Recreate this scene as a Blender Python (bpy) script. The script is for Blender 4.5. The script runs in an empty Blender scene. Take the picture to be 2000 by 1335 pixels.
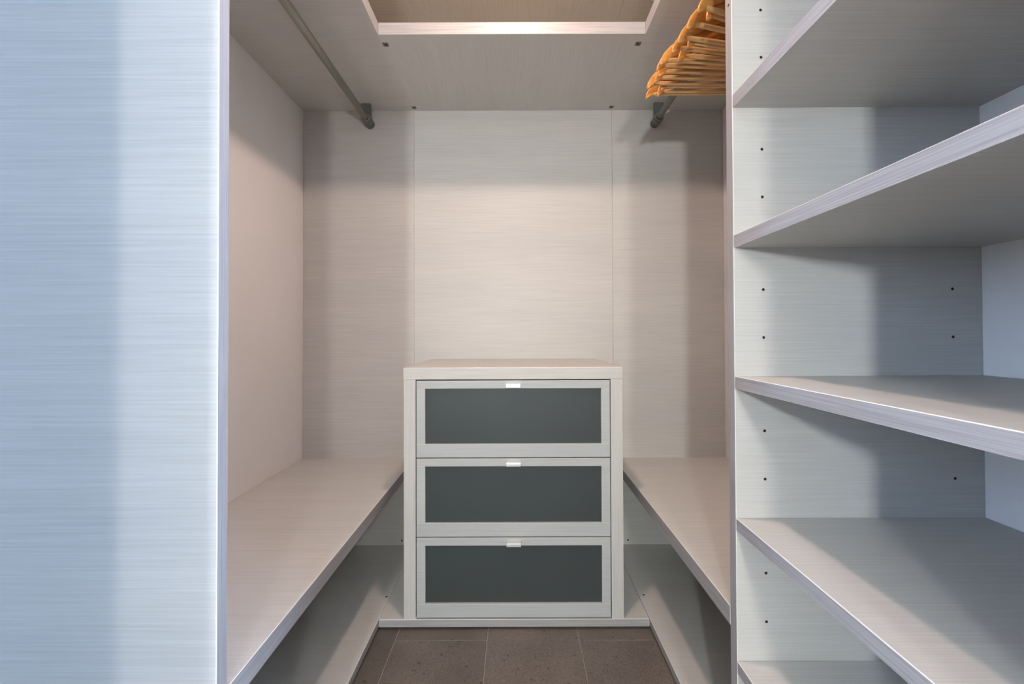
import bpy, bmesh, math, random
from mathutils import Matrix, Vector, Euler

random.seed(7)
scene = bpy.context.scene
COL = scene.collection

# ------------------------------------------------------------------ camera
EYE = 1.002                                   # lens height above the floor, metres
YAW, PITCH, ROLL, F_PX, CX, CY = 0.00016, 0.01063, 0.00343, 816.34, 1007.02, 642.61
def cam_axes(yw, pi, ro):
    cy, sy, cp, sp, cr, sr = math.cos(yw), math.sin(yw), math.cos(pi), math.sin(pi), math.cos(ro), math.sin(ro)
    Y = Matrix(((cy, 0, -sy), (0, 1, 0), (sy, 0, cy)))
    X = Matrix(((1, 0, 0), (0, cp, sp), (0, -sp, cp)))
    Z = Matrix(((cr, sr, 0), (-sr, cr, 0), (0, 0, 1)))
    return Z @ X @ Y                          # rows: right, down, forward in (x, down, depth)
M = cam_axes(YAW, PITCH, ROLL)
def to_world(v): return Vector((v[0], v[2], -v[1]))
right, down, fwd = to_world(M[0]), to_world(M[1]), to_world(M[2])
cam_data = bpy.data.cameras.new('camera')
cam_data.sensor_width = 36.0
cam_data.lens = 36.0 * F_PX / 2000.0
cam_data.shift_x = -(CX - 1000.0) / 2000.0
cam_data.shift_y = (CY - 667.5) / 2000.0
cam_data.clip_start = 0.01
cam = bpy.data.objects.new('camera', cam_data)
cam.matrix_world = Matrix((
    (right.x, -down.x, -fwd.x, 0.0),
    (right.y, -down.y, -fwd.y, 0.0),
    (right.z, -down.z, -fwd.z, EYE),
    (0, 0, 0, 1)))
COL.objects.link(cam)
scene.camera = cam

# ------------------------------------------------------------------ light
world = bpy.data.worlds.new('world'); scene.world = world
world.use_nodes = True
bg = world.node_tree.nodes['Background']
bg.inputs['Color'].default_value = (0.49, 0.69, 1.0, 1)      # cool daylight of the room outside
bg.inputs['Strength'].default_value = 68.0
CEILING_W, LAMP_A_W, LAMP_B_W = 12.8, 300.0, 160.0
WARM = (1.0, 0.73, 0.60)
LAMP_A_COL, LAMP_B_COL = (0.94, 1.0, 0.97), (1.0, 0.96, 0.88)
vs = scene.view_settings
vs.view_transform = 'Standard'; vs.look = 'None'; vs.gamma = 1.0; vs.use_curve_mapping = False
vs.exposure = 0.06

# ------------------------------------------------------------------ materials
def new_mat(name):
    m = bpy.data.materials.new(name); m.use_nodes = True
    nt = m.node_tree; b = nt.nodes['Principled BSDF']
    return m, nt, b
def link(nt, a, b): nt.links.new(a, b)
def ramp(nt, fac, c0, c1, p0=0.3, p1=0.7):
    r = nt.nodes.new('ShaderNodeValToRGB')
    r.color_ramp.elements[0].position = p0; r.color_ramp.elements[1].position = p1
    r.color_ramp.elements[0].color = (*c0, 1); r.color_ramp.elements[1].color = (*c1, 1)
    link(nt, fac, r.inputs['Fac']); return r

def wood(name, axis, dark, light, contrast=1.0, fine=430.0, band=7.0, rough=0.42, bump=0.12):
    """pale veneer with a straight fine grain that runs along one axis of the object"""
    m, nt, b = new_mat(name)
    tc = nt.nodes.new('ShaderNodeTexCoord'); oi = nt.nodes.new('ShaderNodeObjectInfo')
    off = nt.nodes.new('ShaderNodeVectorMath'); off.operation = 'SCALE'
    comb = nt.nodes.new('ShaderNodeCombineXYZ')
    for k in range(3): link(nt, oi.outputs['Random'], comb.inputs[k])
    link(nt, comb.outputs[0], off.inputs[0]); off.inputs['Scale'].default_value = 7.3
    add = nt.nodes.new('ShaderNodeVectorMath'); add.operation = 'ADD'
    link(nt, tc.outputs['Object'], add.inputs[0]); link(nt, off.outputs[0], add.inputs[1])
    def noise(across, along, detail, dist=0.0):
        mp = nt.nodes.new('ShaderNodeMapping')
        s = [across] * 3; s['xyz'.index(axis)] = along
        mp.inputs['Scale'].default_value = s
        link(nt, add.outputs[0], mp.inputs['Vector'])
        n = nt.nodes.new('ShaderNodeTexNoise'); n.inputs['Scale'].default_value = 1.0
        n.inputs['Detail'].default_value = detail; n.inputs['Distortion'].default_value = dist
        link(nt, mp.outputs[0], n.inputs['Vector']); return n
    n1 = noise(fine, fine * 0.012, 3.0, 0.1)
    n2 = noise(band, band * 0.12, 3.0, 0.3)
    r1 = ramp(nt, n1.outputs['Fac'], dark, light, 0.5 - 0.22 / contrast, 0.5 + 0.22 / contrast)
    r2 = ramp(nt, n2.outputs['Fac'], (0.955, 0.955, 0.96), (1.025, 1.02, 1.012), 0.3, 0.7)
    mix = nt.nodes.new('ShaderNodeMix'); mix.data_type = 'RGBA'; mix.blend_type = 'MULTIPLY'
    mix.inputs[0].default_value = 1.0
    link(nt, r1.outputs[0], mix.inputs[6]); link(nt, r2.outputs[0], mix.inputs[7])
    link(nt, mix.outputs[2], b.inputs['Base Color'])
    b.inputs['Roughness'].default_value = rough
    b.inputs['Specular IOR Level'].default_value = 0.35
    bp = nt.nodes.new('ShaderNodeBump'); bp.inputs['Strength'].default_value = bump
    bp.inputs['Distance'].default_value = 0.0006
    link(nt, n1.outputs['Fac'], bp.inputs['Height']); link(nt, bp.outputs[0], b.inputs['Normal'])
    return m

def plain(name, col, rough=0.5, metal=0.0, spec=0.4, vary=0.0, scale=40.0):
    m, nt, b = new_mat(name)
    b.inputs['Roughness'].default_value = rough; b.inputs['Metallic'].default_value = metal
    b.inputs['Specular IOR Level'].default_value = spec
    tc = nt.nodes.new('ShaderNodeTexCoord'); n = nt.nodes.new('ShaderNodeTexNoise')
    n.inputs['Scale'].default_value = scale; n.inputs['Detail'].default_value = 3
    link(nt, tc.outputs['Object'], n.inputs['Vector'])
    lo = tuple(c * (1 - vary) for c in col); hi = tuple(min(1, c * (1 + vary)) for c in col)
    r = ramp(nt, n.outputs['Fac'], lo, hi); link(nt, r.outputs[0], b.inputs['Base Color'])
    return m

W_D, W_L = (0.525, 0.512, 0.487), (0.615, 0.60, 0.575)
E_D, E_L = (0.31, 0.295, 0.302), (0.455, 0.435, 0.44)
WX = wood('veneer_grain_across', 'x', W_D, W_L)
WY = wood('veneer_grain_deep', 'y', W_D, W_L)
WZ = wood('veneer_grain_upright', 'z', W_D, W_L)
EX = wood('edge_band_across', 'x', E_D, E_L, 1.0, 520, 40)
EY = wood('edge_band_deep', 'y', E_D, E_L, 1.0, 520, 40)
EZ = wood('edge_band_upright', 'z', E_D, E_L, 1.0, 520, 40)
DX = wood('glare_dimmed_veneer', 'x', (0.085, 0.07, 0.058), (0.13, 0.108, 0.09))  # veneer darkened so the lamps do not burn out the unseen near panels
DZ = wood('glare_dimmed_edge', 'z', (0.085, 0.07, 0.058), (0.13, 0.108, 0.09))
FX = wood('grey_veneer_across', 'x', (0.44, 0.455, 0.452), (0.515, 0.53, 0.525))
CX_ = wood('warm_lit_veneer_across', 'x', (0.60, 0.505, 0.415), (0.69, 0.59, 0.49))  # same veneer as the shelves, with warm lamp light put into its colour
CY_ = wood('warm_lit_veneer_deep', 'y', (0.60, 0.505, 0.415), (0.69, 0.59, 0.49))
ARRIS = plain('edge_band_arris', (0.76, 0.75, 0.73), 0.4)
DEEP = plain('glare_dimmed_wall', (0.03, 0.026, 0.023), 0.6)  # dark tone put in to hold down window glare on the partitions
OUTER = plain('room_wall_paint', (0.20, 0.195, 0.19), 0.7)
WHITE = plain('white_laminate', (0.86, 0.845, 0.84), 0.5, vary=0.02, scale=3)
DARK = plain('dark_hole', (0.012, 0.010, 0.008), 0.8)
FITTING = plain('brown_fitting', (0.17, 0.13, 0.09), 0.5)
RAILM = plain('grey_green_rail', (0.33, 0.33, 0.285), 0.38, 0.55, 0.5, 0.04, 20)
BRACKET = plain('grey_bracket', (0.15, 0.16, 0.15), 0.45, 0.3)
RIM = plain('grey_rim', (0.36, 0.37, 0.36), 0.4, 0.4)
METAL = plain('satin_metal', (0.80, 0.81, 0.80), 0.32, 0.75)
BOXM = plain('drawer_box_lining', (0.16, 0.17, 0.17), 0.6, vary=0.05)
PLINTH = plain('toe_shade_plinth', (0.05, 0.045, 0.04), 0.7)  # toe-gap shade put into the strip's colour
GROUT = plain('floor_grout', (0.36, 0.30, 0.25), 0.85, vary=0.1)
TRIM = plain('white_trim', (0.8, 0.78, 0.76), 0.4)

def glass_mat():
    m, nt, b = new_mat('smoked_frosted_glass')
    b.inputs['Base Color'].default_value = (0.072, 0.086, 0.086, 1)
    b.inputs['Roughness'].default_value = 0.42
    b.inputs['Transmission Weight'].default_value = 0.35
    b.inputs['IOR'].default_value = 1.45
    b.inputs['Specular IOR Level'].default_value = 0.5
    tc = nt.nodes.new('ShaderNodeTexCoord'); n = nt.nodes.new('ShaderNodeTexNoise')
    n.inputs['Scale'].default_value = 900; link(nt, tc.outputs['Object'], n.inputs['Vector'])
    bp = nt.nodes.new('ShaderNodeBump'); bp.inputs['Strength'].default_value = 0.05; bp.inputs['Distance'].default_value = 0.0003
    link(nt, n.outputs['Fac'], bp.inputs['Height']); link(nt, bp.outputs[0], b.inputs['Normal'])
    return m
GLASS = glass_mat()

def stone_mat():
    m, nt, b = new_mat('brown_grey_stone_tile')
    tc = nt.nodes.new('ShaderNodeTexCoord'); oi = nt.nodes.new('ShaderNodeObjectInfo')
    comb = nt.nodes.new('ShaderNodeCombineXYZ')
    mul = nt.nodes.new('ShaderNodeMath'); mul.operation = 'MULTIPLY'; mul.inputs[1].default_value = 13.0
    link(nt, oi.outputs['Random'], mul.inputs[0])
    for k in range(3): link(nt, mul.outputs[0], comb.inputs[k])
    add = nt.nodes.new('ShaderNodeVectorMath'); add.operation = 'ADD'
    link(nt, tc.outputs['Object'], add.inputs[0]); link(nt, comb.outputs[0], add.inputs[1])
    def noise(s, d, v=None):
        n = nt.nodes.new('ShaderNodeTexNoise'); n.inputs['Scale'].default_value = s; n.inputs['Detail'].default_value = d
        if v is None: link(nt, add.outputs[0], n.inputs['Vector'])
        else: link(nt, v, n.inputs['Vector'])
        return n
    n1 = noise(260, 4); n2 = noise(7, 4)
    r1 = ramp(nt, n1.outputs['Fac'], (0.115, 0.095, 0.078), (0.185, 0.157, 0.132), 0.35, 0.65)
    r2 = ramp(nt, n2.outputs['Fac'], (0.82, 0.80, 0.80), (1.12, 1.10, 1.08))
    mx = nt.nodes.new('ShaderNodeMix'); mx.data_type = 'RGBA'; mx.blend_type = 'MULTIPLY'; mx.inputs[0].default_value = 1
    link(nt, r1.outputs[0], mx.inputs[6]); link(nt, r2.outputs[0], mx.inputs[7])
    # sparse dark pits and flecks
    n3 = noise(55, 2); r3 = ramp(nt, n3.outputs['Fac'], (0.45, 0.43, 0.42), (1, 1, 1), 0.27, 0.33)
    mx2 = nt.nodes.new('ShaderNodeMix'); mx2.data_type = 'RGBA'; mx2.blend_type = 'MULTIPLY'; mx2.inputs[0].default_value = 1
    link(nt, mx.outputs[2], mx2.inputs[6]); link(nt, r3.outputs[0], mx2.inputs[7])
    mx3 = nt.nodes.new('ShaderNodeMix'); mx3.data_type = 'RGBA'; mx3.blend_type = 'MULTIPLY'; mx3.inputs[0].default_value = 1
    link(nt, mx2.outputs[2], mx3.inputs[6]); link(nt, oi.outputs['Color'], mx3.inputs[7])
    link(nt, mx3.outputs[2], b.inputs['Base Color'])
    b.inputs['Roughness'].default_value = 0.5
    bp = nt.nodes.new('ShaderNodeBump'); bp.inputs['Strength'].default_value = 0.15; bp.inputs['Distance'].default_value = 0.0008
    link(nt, n1.outputs['Fac'], bp.inputs['Height']); link(nt, bp.outputs[0], b.inputs['Normal'])
    return m
STONE = stone_mat()
HANGER = wood('varnished_beech', 'x', (0.45, 0.185, 0.042), (0.65, 0.31, 0.085), 0.8, 120, 20, 0.25, 0.05)
HBAR = wood('pale_beech_bar', 'x', (0.50, 0.29, 0.12), (0.68, 0.43, 0.20), 0.8, 120, 20, 0.4, 0.05)
def emit_mat(name, col, s):
    m, nt, b = new_mat(name)
    b.inputs['Base Color'].default_value = (0.8, 0.8, 0.8, 1)
    b.inputs['Emission Color'].default_value = (*col, 1); b.inputs['Emission Strength'].default_value = s
    return m
GLOW = emit_mat('lit_lamp', WARM, 6.0)

# ------------------------------------------------------------------ helpers
# all plan sizes below are in millimetres: x across, y depth from the lens, h height above the lens
def mm(x, y, h): return Vector((x / 1000.0, y / 1000.0, EYE + h / 1000.0))

def obj_from_bm(name, bm, mats, parent=None, origin=(0, 0, 0), smooth=False):
    me = bpy.data.meshes.new(name); bm.to_mesh(me); bm.free()
    for m in (mats if isinstance(mats, (list, tuple)) else [mats]): me.materials.append(m)
    if smooth:
        for p in me.polygons: p.use_smooth = True
    o = bpy.data.objects.new(name, me); COL.objects.link(o)
    o.location = origin
    if parent is not None: o.parent = parent
    return o
def tag(o, label=None, cat=None, group=None, kind=None):
    if label: o['label'] = label
    if cat: o['category'] = cat
    if group: o['group'] = group
    if kind: o['kind'] = kind
    return o
def thing(name, loc, label, cat, group=None):
    o = bpy.data.objects.new(name, None); COL.objects.link(o); o.location = loc
    o.empty_display_size = 0.05
    return tag(o, label, cat, group)
def local(parent):
    """offset that turns world positions into the parent's space (parents are never rotated here)"""
    off = Vector((0, 0, 0)); p = parent
    while p is not None: off += Vector(p.location); p = p.parent
    return off

def board(name, x0, x1, y0, y1, h0, h1, parent=None, main=WX, edges=None, bevel=1.1, arris=ARRIS):
    """a board in millimetres; main faces = the pair across its thinnest size; edges = {axis: material}"""
    a, b = mm(x0, y0, h0), mm(x1, y1, h1)
    centre = (a + b) / 2
    origin = centre - local(parent)
    d = b - a
    bm = bmesh.new()
    bmesh.ops.create_cube(bm, size=1.0)
    for v in bm.verts: v.co = Vector((v.co.x * d.x, v.co.y * d.y, v.co.z * d.z))
    thin = min(range(3), key=lambda k: d[k])
    edges = edges or {}
    mats = [main, arris]
    for f in bm.faces:
        ax = max(range(3), key=lambda k: abs(f.normal[k]))
        m = main if ax == thin and 'xyz'[ax] not in edges else edges.get('xyz'[ax], main)
        if m not in mats: mats.append(m)
        f.material_index = mats.index(m)
    if bevel > 0:
        bmesh.ops.bevel(bm, geom=list(bm.edges), offset=bevel / 1000, segments=1, affect='EDGES', material=1, profile=0.5)
    return obj_from_bm(name, bm, mats, parent, origin)

def add_disc(bm, r, n=14, rim=0.0002):
    c = bm.verts.new((0, 0, rim))
    a = [bm.verts.new((r * math.cos(2 * math.pi * k / n), r * math.sin(2 * math.pi * k / n), rim)) for k in range(n)]
    d = [bm.verts.new((r * 1.15 * math.cos(2 * math.pi * k / n), r * 1.15 * math.sin(2 * math.pi * k / n), 0)) for k in range(n)]
    for k in range(n):
        j = (k + 1) % n
        bm.faces.new((c, a[k], a[j])); bm.faces.new((a[k], d[k], d[j], a[j]))
def hole_mesh(r):
    bm = bmesh.new(); add_disc(bm, r / 1000)
    me = bpy.data.meshes.new('hole'); bm.to_mesh(me); bm.free(); me.materials.append(DARK); return me
HOLE = hole_mesh(2.6); BIGHOLE = hole_mesh(3.6)
def hole(name, me, pos, parent, rot=(0, 0, 0)):
    o = bpy.data.objects.new(name, me); COL.objects.link(o); o.parent = parent
    o.location = pos - local(parent); o.rotation_euler = rot; return o

def add_box(bm, a, b, mi=0):
    r = bmesh.ops.create_cube(bm, size=1.0)
    for v in r['verts']:
        v.co = Vector(((a[k] + b[k]) / 2 + v.co[k] * (b[k] - a[k]) for k in range(3)))
    for f in {f for v in r['verts'] for f in v.link_faces}: f.material_index = mi
def add_tube(bm, p0, p1, r, n=20, cap=True):
    p0, p1 = Vector(p0), Vector(p1); ax = (p1 - p0).normalized()
    u = ax.orthogonal().normalized(); w = ax.cross(u)
    ra = [bm.verts.new(p0 + r * (math.cos(2 * math.pi * k / n) * u + math.sin(2 * math.pi * k / n) * w)) for k in range(n)]
    rb = [bm.verts.new(p1 + r * (math.cos(2 * math.pi * k / n) * u + math.sin(2 * math.pi * k / n) * w)) for k in range(n)]
    for k in range(n):
        j = (k + 1) % n; f = bm.faces.new((ra[k], rb[k], rb[j], ra[j])); f.smooth = True
    if cap: bm.faces.new(ra); bm.faces.new(rb[::-1])
def sweep(bm, pts, radii, plane_n, n=12, power=1.0):
    """elliptic section (a in the plane of the path, b along plane_n) swept along pts"""
    rings = []
    for i, p in enumerate(pts):
        t = (pts[min(i + 1, len(pts) - 1)] - pts[max(i - 1, 0)]).normalized()
        s = plane_n.cross(t).normalized(); a, b = radii[i]
        sg = lambda v: math.copysign(abs(v) ** power, v) if abs(v) > 1e-9 else 0.0
        rings.append([bm.verts.new(p + s * a * sg(math.cos(2 * math.pi * k / n)) + plane_n * b * sg(math.sin(2 * math.pi * k / n))) for k in range(n)])
    for r0, r1 in zip(rings, rings[1:]):
        for k in range(n):
            j = (k + 1) % n; f = bm.faces.new((r0[k], r1[k], r1[j], r0[j])); f.smooth = True
    bm.faces.new(rings[0]); bm.faces.new(rings[-1][::-1])
    bmesh.ops.recalc_face_normals(bm, faces=bm.faces)

# ------------------------------------------------------------------ plan (mm)
XL, XR, YB = -980, 963, 1926            # left wall, right wall, back panel face
XSL, XSR = -468, 447                    # aisle-side edges of the left and right runs
HCEIL = 1366
HT, HT2 = 1033, 1074                    # high shelf
HS2, HS = -611, -570                    # low shelf
HB2, HB = -992, -966                    # base boards
YP1, YP2 = 657, 682                     # left upright panel
YD1, YD2 = 854, 880                     # right upright panel
YNL, YNR = 250, 205                     # near ends of the two front units
FLOOR = -EYE * 1000

# ------------------------------------------------------------------ setting
floor = board('floor', -2200, 2200, -2700, 2060, FLOOR - 60, FLOOR - 1.2, None, GROUT, bevel=0)
tag(floor, kind='structure')
tile_cache = {}
def tile(x0, x1, y0, y1, tone):
    g = 0.9
    key = (round(x1 - x0), round(y1 - y0))
    if key not in tile_cache:
        bm = bmesh.new(); dx, dy = (x1 - x0 - 2 * g) / 2000, (y1 - y0 - 2 * g) / 2000
        add_box(bm, (-dx, -dy, -0.009), (dx, dy, 0))
        bmesh.ops.bevel(bm, geom=[e for e in bm.edges if all(v.co.z > -1e-6 for v in e.verts)], offset=0.0006, segments=1, affect='EDGES')
        me = bpy.data.meshes.new('tile'); bm.to_mesh(me); bm.free(); me.materials.append(STONE); tile_cache[key] = me
    o = bpy.data.objects.new('tile', tile_cache[key]); COL.objects.link(o); o.parent = floor; o.color = (tone, tone, tone, 1)
    o.location = mm((x0 + x1) / 2, (y0 + y1) / 2, FLOOR) - local(floor)
for c, joint in ((-3, 1378), (-2, 1180), (-1, 1010), (0, 1378), (1, 1080), (2, 1377), (3, 1120), (4, 1378)):
    x0 = -398 + 301.5 * c
    ys = [joint - 600 * k for k in range(6, 0, -1)] + [joint, joint + 600]
    ys = [y for y in ys if -2400 < y < 2050] + ([2050] if joint + 600 > 2050 else [])
    for y0, y1 in zip(ys, ys[1:]): tile(x0, x0 + 301.5, y0, y1, {-1: 0.80, 0: 0.97, 1: 1.12, 2: 0.98}.get(c, 1.0))

wall_back = tag(board('wall_back', XL - 60, XR + 60, YB + 8.5, YB + 90, FLOOR, HCEIL + 60, None, WHITE, bevel=0), kind='structure')
board('panel', XL + 1, -467.6, YB, YB + 8, FLOOR + 8, HCEIL - 1, wall_back, WX, bevel=0.5)
board('panel', -466.6, 448.7, YB, YB + 8, FLOOR + 8, HCEIL - 1, wall_back, WX, bevel=0.5)
board('panel', 449.7, XR - 1, YB, YB + 8, FLOOR + 8, HCEIL - 1, wall_back, WX, bevel=0.5)
for x in (-524, 512): hole('screw_hole', BIGHOLE, mm(x, YB - 0.1, -946), wall_back, (math.pi / 2, 0, 0))
tag(board('wall_left', XL - 60, XL, YNL - 26, YB + 8, FLOOR, HCEIL + 60, None, WHITE, bevel=0), kind='structure')
tag(board('wall_right', XR, XR + 60, YNR - 26, YB + 8, FLOOR, HCEIL + 60, None, WHITE, bevel=0), kind='structure')
ceiling = tag(board('ceiling', -2200, 2200, -2700, YB + 90, HCEIL + 19, HCEIL + 60, None, WHITE, bevel=0), kind='structure')
board('panel', XL + 1, -467.6, 150, YB - 1, HCEIL, HCEIL + 18, ceiling, CX_, bevel=0.5)
board('panel', -466.6, 448.7, 150, YB - 1, HCEIL, HCEIL + 18, ceiling, CY_, bevel=0.5)
board('panel', 449.7, XR - 1, 150, YB - 1, HCEIL, HCEIL + 18, ceiling, CX_, bevel=0.5)

# unseen room before the wardrobes, solid-fronted, its end windows added to shape the daylight
SILL, HEAD = 130, 1320
tag(board('wall_front', -2200, 2200, -2700, -2600, FLOOR - 1, HCEIL + 19, None, OUTER, bevel=0), kind='structure')
def end_wall(name, x0, x1, WY0, WY1):
    bm = bmesh.new()
    for y0, y1, h0, h1 in ((-2599, 224, FLOOR - 1, SILL), (-2599, 224, HEAD, HCEIL + 18.5), (-2599, WY0, SILL, HEAD), (WY1, 224, SILL, HEAD)):
        add_box(bm, mm(x0, y0, h0), mm(x1, y1, h1))
    tag(obj_from_bm(name, bm, OUTER), kind='structure')
    bm = bmesh.new()
    xm = (x0 + x1) / 2
    for y0, y1, h0, h1 in ((WY0, WY1, SILL, SILL + 40), (WY0, WY1, HEAD - 40, HEAD), (WY0, WY0 + 40, SILL + 40, HEAD - 40), (WY1 - 40, WY1, SILL + 40, HEAD - 40), ((WY0 + WY1) / 2 - 20, (WY0 + WY1) / 2 + 20, SILL + 40, HEAD - 40)):
        add_box(bm, mm(xm - 25, y0, h0), mm(xm + 25, y1, h1))
    tag(obj_from_bm('added_window_1' if x0 < 0 else 'added_window_2', bm, TRIM), kind='structure')  # frames of the added, unseen daylight openings
end_wall('wall_end_left', -2200, -2100, -1010, -640)
end_wall('wall_end_right', 2100, 2200, -1420, -80)
tag(board('wall_light_block_left', -2100, XL - 61, 224, 300, FLOOR - 1, HCEIL + 18.5, None, DEEP, bevel=0), kind='structure')  # unseen wall added to stop sky light leaking in beside the wardrobe
tag(board('wall_light_block_right', XR + 61, 2100, 180, 300, FLOOR - 1, HCEIL + 18.5, None, DEEP, bevel=0), kind='structure')  # unseen light blocker added on the shelving side

# ------------------------------------------------------------------ front unit on the left: tall end panels
u = thing('wardrobe_unit', mm(-724, 465, FLOOR), 'tall open wardrobe unit with a plain pale wood-grain end panel and no shelf holes', 'wardrobe')
board('side_panel', XL + 1, XSL, YP1, YP2, FLOOR, HCEIL - 1, u, WX, {'x': EZ, 'z': EX})
board('side_panel', XL + 1, XSL, YNL - 25, YNL, FLOOR, HCEIL - 1, u, DX, {'x': DZ, 'z': DX}, arris=DX)
board('bottom_board', XL + 1, XSL, YNL + 0.5, YP1 - 0.5, FLOOR + 6, HB, u, WX, {'x': EY})
board('top_shelf', XL + 1, XSL, YNL + 0.5, YP1 - 0.5, HT, HT2, u, WX, {'x': EY})

# ------------------------------------------------------------------ front unit on the right: shelving
u = thing('shelving_unit', mm(700, 530, FLOOR), 'tall open shelving unit of pale wood-grain boards with rows of shelf pin holes', 'shelves')
far = board('side_panel', XSR, XR - 1, YD1, YD2, FLOOR, HCEIL - 1, u, WX, {'x': EZ, 'z': EX})
near = board('side_panel', XSR, XR - 1, YNR - 25, YNR, FLOOR, HCEIL - 1, u, DX, {'x': DZ, 'z': DX}, arris=DX)
tag(board('back_panel', 954.3, XR - 1, YNR + 0.5, YD1 - 0.5, FLOOR + 4, HCEIL - 1, u, WHITE, bevel=0), 'plain smooth white back panel')
hole('screw_hole', HOLE, mm(XSR - 0.1, 866, 684), far, (0, -math.pi / 2, 0))
TOP3, STEP = -88, 288
for n in range(-1, 7):
    t = TOP3 + (3 - n) * STEP
    t = max(t, HB) if n == 6 else t
    board('shelf', XSR, 954, YNR + 0.4, YD1 - 0.4, t - 25.5, t, u, WX, {'x': EY, 'y': EX})
    if n < 6:
        for dh in (-98, -196):
            for x in (507, 894):
                hole('shelf_pin_hole', HOLE, mm(x, YD1 - 0.1, t - 25.5 + dh + 12), far, (math.pi / 2, 0, 0))

# ------------------------------------------------------------------ low shelves and base boards
t = thing('low_shelf', mm((XL + XSL) / 2, 1300, HS2), 'thick pale low shelf running along the white wall, under the empty rail', 'shelf')
board('shelf_board', XL + 0.6, XSL, YP2 + 0.4, YB - 0.5, HS2, HS, t, WX, {'x': EY, 'y': EX})
t = thing('low_shelf', mm((XR + XSR) / 2, 1400, HS2), 'thick pale low shelf below the wooden hangers, ending at the shelving unit', 'shelf')
board('shelf_board', XSR, XR - 0.6, YD2 + 0.4, YB - 0.5, HS2, HS, t, WX, {'x': EY, 'y': EX})

def base(label, x0, x1, y0, edges, main=WX, plinth=None):
    t = thing('base_board', mm((x0 + x1) / 2, (y0 + YB) / 2, FLOOR), label, 'board')
    board('board', x0, x1, y0, YB - 0.5, HB2, HB, t, main, edges)
    p = plinth or (x0 + 20, x1 - 20, y0 + 20, YB - 30)
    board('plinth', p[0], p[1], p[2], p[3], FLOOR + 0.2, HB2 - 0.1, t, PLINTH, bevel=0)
    return t
bl = base('pale base board on the floor under the low shelf beside the white wall', XL + 0.6, -467.2, YP2 + 0.4, {'x': EY, 'y': EX})
br = base('pale base board on the floor under the low shelf beneath the hangers', 451.8, XR - 0.6, YD2 + 0.4, {'x': EY, 'y': EX})
bc = base('pale base board on the stone floor carrying the chest of drawers', -466.2, 450.2, 1425, {'y': EX, 'x': EY})
hole('screw_hole', BIGHOLE, mm(-478, 1549, HB + 0.1), bl)
hole('screw_hole', BIGHOLE, mm(470, 1555, HB + 0.1), br)

# ------------------------------------------------------------------ high shelf: three boards joined by square fittings
t = thing('hat_shelf', mm(-9, 1680, HT), 'thick U-shaped high shelf of three pale boards above both clothes rails', 'shelf')
board('shelf_board', XL + 0.6, -470.6, YP2 + 0.4, YB - 0.5, HT, HT2, t, WX, {'x': EY, 'y': EX})
mid = board('shelf_board', -470.0, 451.0, 1430, YB - 0.5, HT, HT2, t, WY, {'y': EX, 'x': EY})
board('shelf_board', 451.6, XR - 0.6, YD2 + 0.4, YB - 0.5, HT, HT2, t, WX, {'x': EY, 'y': EX})
for x, s in ((-470, 1), (451, -1)):
    for y in (1481, 1897):
        f = board('corner_fitting', min(x, x + 20 * s), max(x, x + 20 * s), y - 10, y + 10, HT - 0.7, HT + 3, mid, FITTING, bevel=0.3, arris=FITTING)
        # hole in the fitting, seen from below
        f2 = hole('screw_hole', BIGHOLE, mm(x + 11 * s, y + 1, HT - 0.75), mid, (math.pi, 0, 0))

# ------------------------------------------------------------------ clothes rails
RH = 968
def rail(x, y0, label, side):
    t = thing('clothes_rail', mm(x, (y0 + YB) / 2, RH), label, 'rail')
    off = local(t)
    bm = bmesh.new(); add_tube(bm, mm(x, y0, RH) - off, mm(x, 1896, RH) - off, 0.0138, 28)
    obj_from_bm('rail', bm, RAILM, t)
    bm = bmesh.new()
    # plate screwed under the shelf, half-round at the bottom
    n = 14; hw = 21
    prof = [(-hw, HT - 0.4), (-hw, RH)] + [(-hw * math.cos(math.pi * k / n), RH - hw * math.sin(math.pi * k / n)) for k in range(1, n)] + [(hw, RH), (hw, HT - 0.4)]
    fr = [bm.verts.new(mm(x + px, 1861, ph) - off) for px, ph in prof]
    bk = [bm.verts.new(mm(x + px, 1873, ph) - off) for px, ph in prof]
    bm.faces.new(fr); bm.faces.new(bk[::-1])
    for k in range(len(prof)):
        j = (k + 1) % len(prof); bm.faces.new((fr[k], bk[k], bk[j], fr[j]))
    add_tube(bm, mm(x, 1873, RH) - off, mm(x, 1922, RH) - off, 0.0200, 24)
    bmesh.ops.recalc_face_normals(bm, faces=bm.faces)
    br_ = obj_from_bm('bracket', bm, BRACKET, t)
    # bright rim where the rail enters the socket
    bm = bmesh.new()
    n = 28
    for k in range(n):
        a0, a1 = 2 * math.pi * k / n, 2 * math.pi * (k + 1) / n
        q = []
        for a in (a0, a1):
            for r in (15.0, 18.5):
                for y in (1857, 1861.5): q.append(bm.verts.new(mm(x + r * math.cos(a), y, RH + r * math.sin(a)) - off))
        bm.faces.new((q[0], q[2], q[6], q[4])); bm.faces.new((q[2], q[3], q[7], q[6])); bm.faces.new((q[0], q[4], q[5], q[1]))
    bmesh.ops.remove_doubles(bm, verts=bm.verts, dist=1e-5); bmesh.ops.recalc_face_normals(bm, faces=bm.faces)
    o = obj_from_bm('socket_rim', bm, RIM, br_)
    o.location = (0, 0, 0)
    # near bracket
    bm = bmesh.new(); add_tube(bm, mm(x, y0 + 0.5, RH) - off, mm(x, y0 + 16, RH) - off, 0.021, 24)
    obj_from_bm('end_socket', bm, BRACKET, t)
    return t
rail(-668, YP2, 'empty grey-green metal clothes rail under the high shelf beside the white wall', -1)
rail(646, YD2, 'grey-green metal clothes rail holding the wooden hangers', 1)

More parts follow.
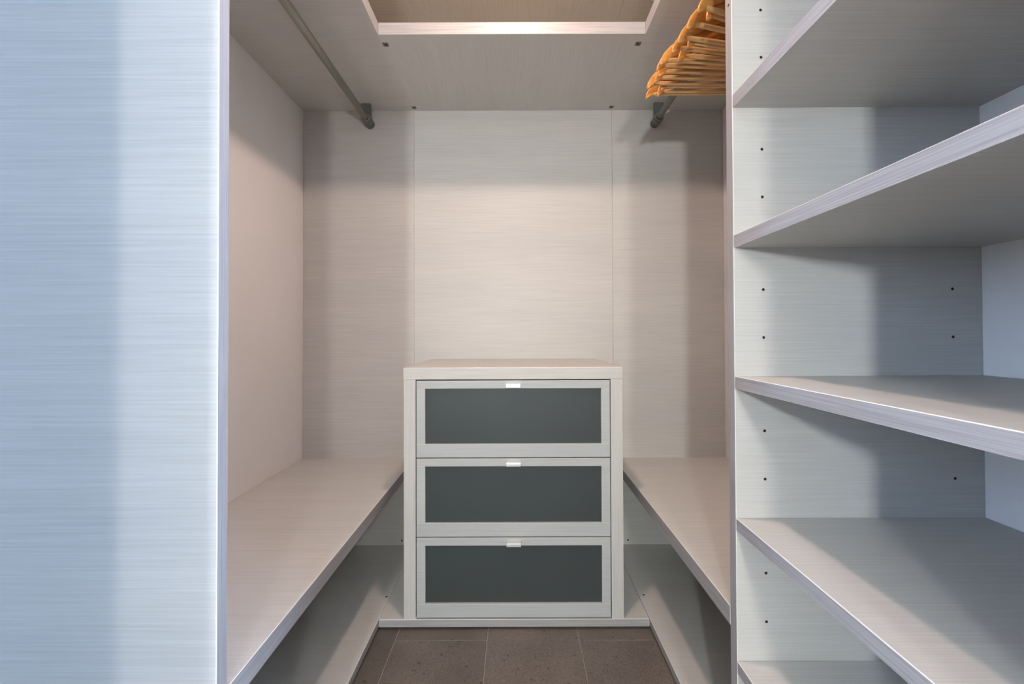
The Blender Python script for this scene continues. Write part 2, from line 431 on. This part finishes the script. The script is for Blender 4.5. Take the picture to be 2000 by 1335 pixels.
# ------------------------------------------------------------------ wooden hangers
def arc_pts(half):
    k = half / 0.2
    base = [(0.0, 0.0, .021), (-.03, -.006, .022), (-.07, -.022, .022), (-.105, -.040, .0215), (-.135, -.058, .0205), (-.16, -.076, .018), (-.178, -.093, .0145), (-.191, -.108, .009), (-.2, -.121, .002)]
    left = [(x * k, z, a) for x, z, a in base]
    return left[::-1] + [(-x, z, a) for x, z, a in left[1:]]
def hanger_meshes(half):
    out = {}
    bm = bmesh.new(); P = arc_pts(half)
    sweep(bm, [Vector((x, 0, z - 0.064)) for x, z, a in P], [(a, 0.0050 if a > .012 else (0.0042 if a > .005 else 0.0018)) for x, z, a in P], Vector((0, 1, 0)), 16, 0.55)
    out['shoulder'] = (bm, HANGER)
    bm = bmesh.new(); e = half * 0.90
    sweep(bm, [Vector((x, 0, -0.166)) for x in (-e, -e * 0.97, e * 0.97, e)], [(0.004, 0.003), (0.0065, 0.0048), (0.0065, 0.0048), (0.004, 0.003)], Vector((0, 1, 0)), 12, 0.7)
    out['trouser_bar'] = (bm, HBAR)
    bm = bmesh.new()
    pts = [Vector((0, 0, -0.052)), Vector((0, 0, -0.041))]
    c = Vector((0, 0, -0.0165)); r = 0.0165
    for k in range(15):
        a = math.radians(-62 + k * 19); pts.append(c + Vector((r * math.cos(a) * 1.0, 0, r * math.sin(a))))
    sweep(bm, pts, [(0.0015, 0.0015)] * len(pts), Vector((0, 1, 0)), 8)
    out['hook'] = (bm, METAL)
    res = {}
    for n, (bm, m) in out.items():
        me = bpy.data.meshes.new(n); bm.to_mesh(me); bm.free(); me.materials.append(m); res[n] = me
    return res
BIG, SMALL, LONG = hanger_meshes(0.200), hanger_meshes(0.165), hanger_meshes(0.215)
HALF = {id(BIG): 200, id(SMALL): 165, id(LONG): 215}
# (depth of the aisle-side tip, degrees of turn on the rail, size)
HANG = [(1032, 19, BIG), (1058, 19.5, SMALL), (1089, 15, BIG), (1142, 11, BIG), (1161, 12, SMALL), (1183, 9.5, BIG), (1220, 6.5, SMALL),
        (1238, 5, LONG), (1263, 3.5, LONG), (1294, 2, BIG), (1325, 1, BIG), (1357, 0.5, LONG), (1371, 0, SMALL), (1402, -0.6, SMALL), (1416, -0.8, BIG)]
for ty, deg, kind in HANG:
    half = HALF[id(kind)]
    y = ty + half * math.sin(math.radians(deg))
    h = thing('coat_hanger', mm(646, y, RH + 13.8), ('wooden coat hanger next to the bare end of the rail by the back wall' if ty == 1416 else 'varnished wooden coat hanger with trouser bar on the rail next to the shelving unit' if kind is not SMALL else 'short varnished wooden coat hanger between longer ones on the clothes rail'), 'hanger', 'wooden hangers on the clothes rail')
    h.rotation_euler = (0, 0, math.radians(deg))
    for n, me in kind.items():
        o = bpy.data.objects.new(n, me); COL.objects.link(o); o.parent = h
        o.location = (0, 0, 0.0015 if n == 'hook' else 0)

# ------------------------------------------------------------------ chest of drawers
CF, CB = 1426, 1922
c = thing('drawer_chest', mm(-9, 1670, HB), 'pale wood-grain chest of three drawers with dark frosted glass fronts', 'drawers')
board('top', -383, 365, CF - 1, CB, -155.4, -115, c, WX, {'y': WX, 'x': EY}, bevel=1.5)
board('side_panel', -381.8, -341.5, CF, CB, HB + 0.3, -155.8, c, WY, {'y': WZ, 'x': WY}, bevel=1)
board('side_panel', 323.5, 364.0, CF, CB, HB + 0.3, -155.8, c, WY, {'y': WZ, 'x': WY}, bevel=1)
board('back_panel', -341, 323, CB - 8, CB, HB + 4, -156, c, BOXM, bevel=0)
board('bottom_panel', -341, 323, CF + 25, CB - 8.5, HB + 0.4, HB + 4, c, BOXM, bevel=0)
def drawer(h0, h1):
    x0, x1 = -337.8, 319.8
    off = local(c)
    bm = bmesh.new(); cen = mm((x0 + x1) / 2, CF, h0)
    def bb(a0, a1, b0, b1, c0, c1): add_box(bm, mm(a0, b0, c0) - cen, mm(a1, b1, c1) - cen)
    bb(x0 + 12, x1 - 12, CF + 20, CB - 40, h0 + 8, h0 + 20)
    bb(x0 + 12, x0 + 26, CF + 20, CB - 40, h0 + 20.1, h1 - 40)
    bb(x1 - 26, x1 - 12, CF + 20, CB - 40, h0 + 20.1, h1 - 40)
    bb(x0 + 26.1, x1 - 26.1, CB - 54, CB - 40, h0 + 20.1, h1 - 40)
    d = obj_from_bm('drawer', bm, BOXM, c, cen - off)
    kw = dict(bevel=0.5)
    board('front_rail', x0, x1, CF - 1.5, CF + 19, h1 - 26.5, h1, d, FX, {'y': FX, 'z': FX}, **kw)
    board('front_rail', x0, x1, CF - 1.5, CF + 19, h0, h0 + 45, d, FX, {'y': FX, 'z': FX}, **kw)
    board('front_stile', x0, x0 + 29, CF - 1.2, CF + 19, h0 + 45.2, h1 - 26.7, d, FX, {'y': FX, 'x': FX}, **kw)
    board('front_stile', x1 - 29, x1, CF - 1.2, CF + 19, h0 + 45.2, h1 - 26.7, d, FX, {'y': FX, 'x': FX}, **kw)
    g = board('glass_pane', x0 + 26, x1 - 26, CF + 8, CF + 12.5, h0 + 43, h1 - 24, d, GLASS, bevel=0)
    tag(g, 'dark frosted glass pane')
    bm = bmesh.new(); hx = -8.5; cen2 = mm(hx, CF - 1.5, h1 - 13)
    add_box(bm, (-0.0245, -0.019, 0.0005), (0.0245, 0.0, 0.0035))
    add_box(bm, (-0.0245, -0.0190, -0.009), (0.0245, -0.0155, 0.0005))
    bmesh.ops.bevel(bm, geom=list(bm.edges), offset=0.0005, segments=1, affect='EDGES')
    tag(obj_from_bm('handle', bm, METAL, d, cen2 - local(d)), 'small satin metal pull tab')
for h0, h1 in ((-419.6, -159.5), (-687.2, -423.4), (-959.3, -691.2)): drawer(h0, h1)

# ------------------------------------------------------------------ lights in the place
def ring_disc(name, x, y, h, r, lit):
    t = thing('ceiling_light', mm(x, y, h), 'round white recessed ceiling light' + (', lit, above the opening between the high shelves' if lit else ', unlit, above the hanger-side high shelf'), 'light')
    bm = bmesh.new(); n = 32
    def ringv(rr, z): return [bm.verts.new((rr * math.cos(2 * math.pi * k / n), rr * math.sin(2 * math.pi * k / n), z)) for k in range(n)]
    rs = [ringv(r, -0.0003), ringv(r, -0.005), ringv(r * 0.84, -0.008), ringv(r * 0.80, -0.002)]
    for a, b in zip(rs, rs[1:]):
        for k in range(n): bm.faces.new((a[k], b[k], b[(k + 1) % n], a[(k + 1) % n]))
    bmesh.ops.recalc_face_normals(bm, faces=bm.faces)
    obj_from_bm('trim_ring', bm, TRIM, t, smooth=False)
    bm = bmesh.new(); vs_ = [bm.verts.new((r * 0.8 * math.cos(2 * math.pi * k / n), r * 0.8 * math.sin(2 * math.pi * k / n), -0.002)) for k in range(n)]
    f = bm.faces.new(vs_); f.normal_update()
    if f.normal.z > 0: f.normal_flip()
    obj_from_bm('diffuser', bm, GLOW if lit else TRIM, t)
    if lit:
        L = bpy.data.lights.new('ceiling_lamp', 'AREA'); L.shape = 'DISK'; L.size = r * 1.6; L.energy = CEILING_W; L.color = WARM
        o = bpy.data.objects.new('ceiling_lamp', L); COL.objects.link(o); o.parent = t; o.location = (0, 0, -0.010)
ring_disc('ceiling_light', -5, 985, HCEIL, 0.07, True)
ring_disc('ceiling_light', 603, 1662, HCEIL, 0.055, False)

def floor_lamp(x, y, h, watt, colour, label):
    t = thing('floor_lamp', mm(x, y, FLOOR), label, 'lamp', 'floor lamps in the room outside')
    H = (h - FLOOR) / 1000
    bm = bmesh.new(); add_tube(bm, (0, 0, 0), (0, 0, 0.02), 0.13, 32); obj_from_bm('base', bm, BRACKET, t)
    bm = bmesh.new(); add_tube(bm, (0, 0, 0.02), (0, 0, H - 0.05), 0.009, 12); obj_from_bm('pole', bm, RAILM, t)
    bm = bmesh.new(); bmesh.ops.create_uvsphere(bm, u_segments=20, v_segments=12, radius=0.035)
    obj_from_bm('bulb', bm, GLOW, t, (0, 0, H), True)
    L = bpy.data.lights.new('lamp_light', 'POINT'); L.energy = watt; L.color = colour; L.shadow_soft_size = 0.045
    o = bpy.data.objects.new('lamp_light', L); COL.objects.link(o); o.parent = t; o.location = (0, 0, H)
floor_lamp(-427, -1817, 330, LAMP_A_W, LAMP_A_COL, 'cool white bare-bulb floor lamp standing in the room outside the wardrobes')
floor_lamp(250, -1630, 330, LAMP_B_W, LAMP_B_COL, 'warm white bare-bulb floor lamp standing in the room outside the wardrobes')
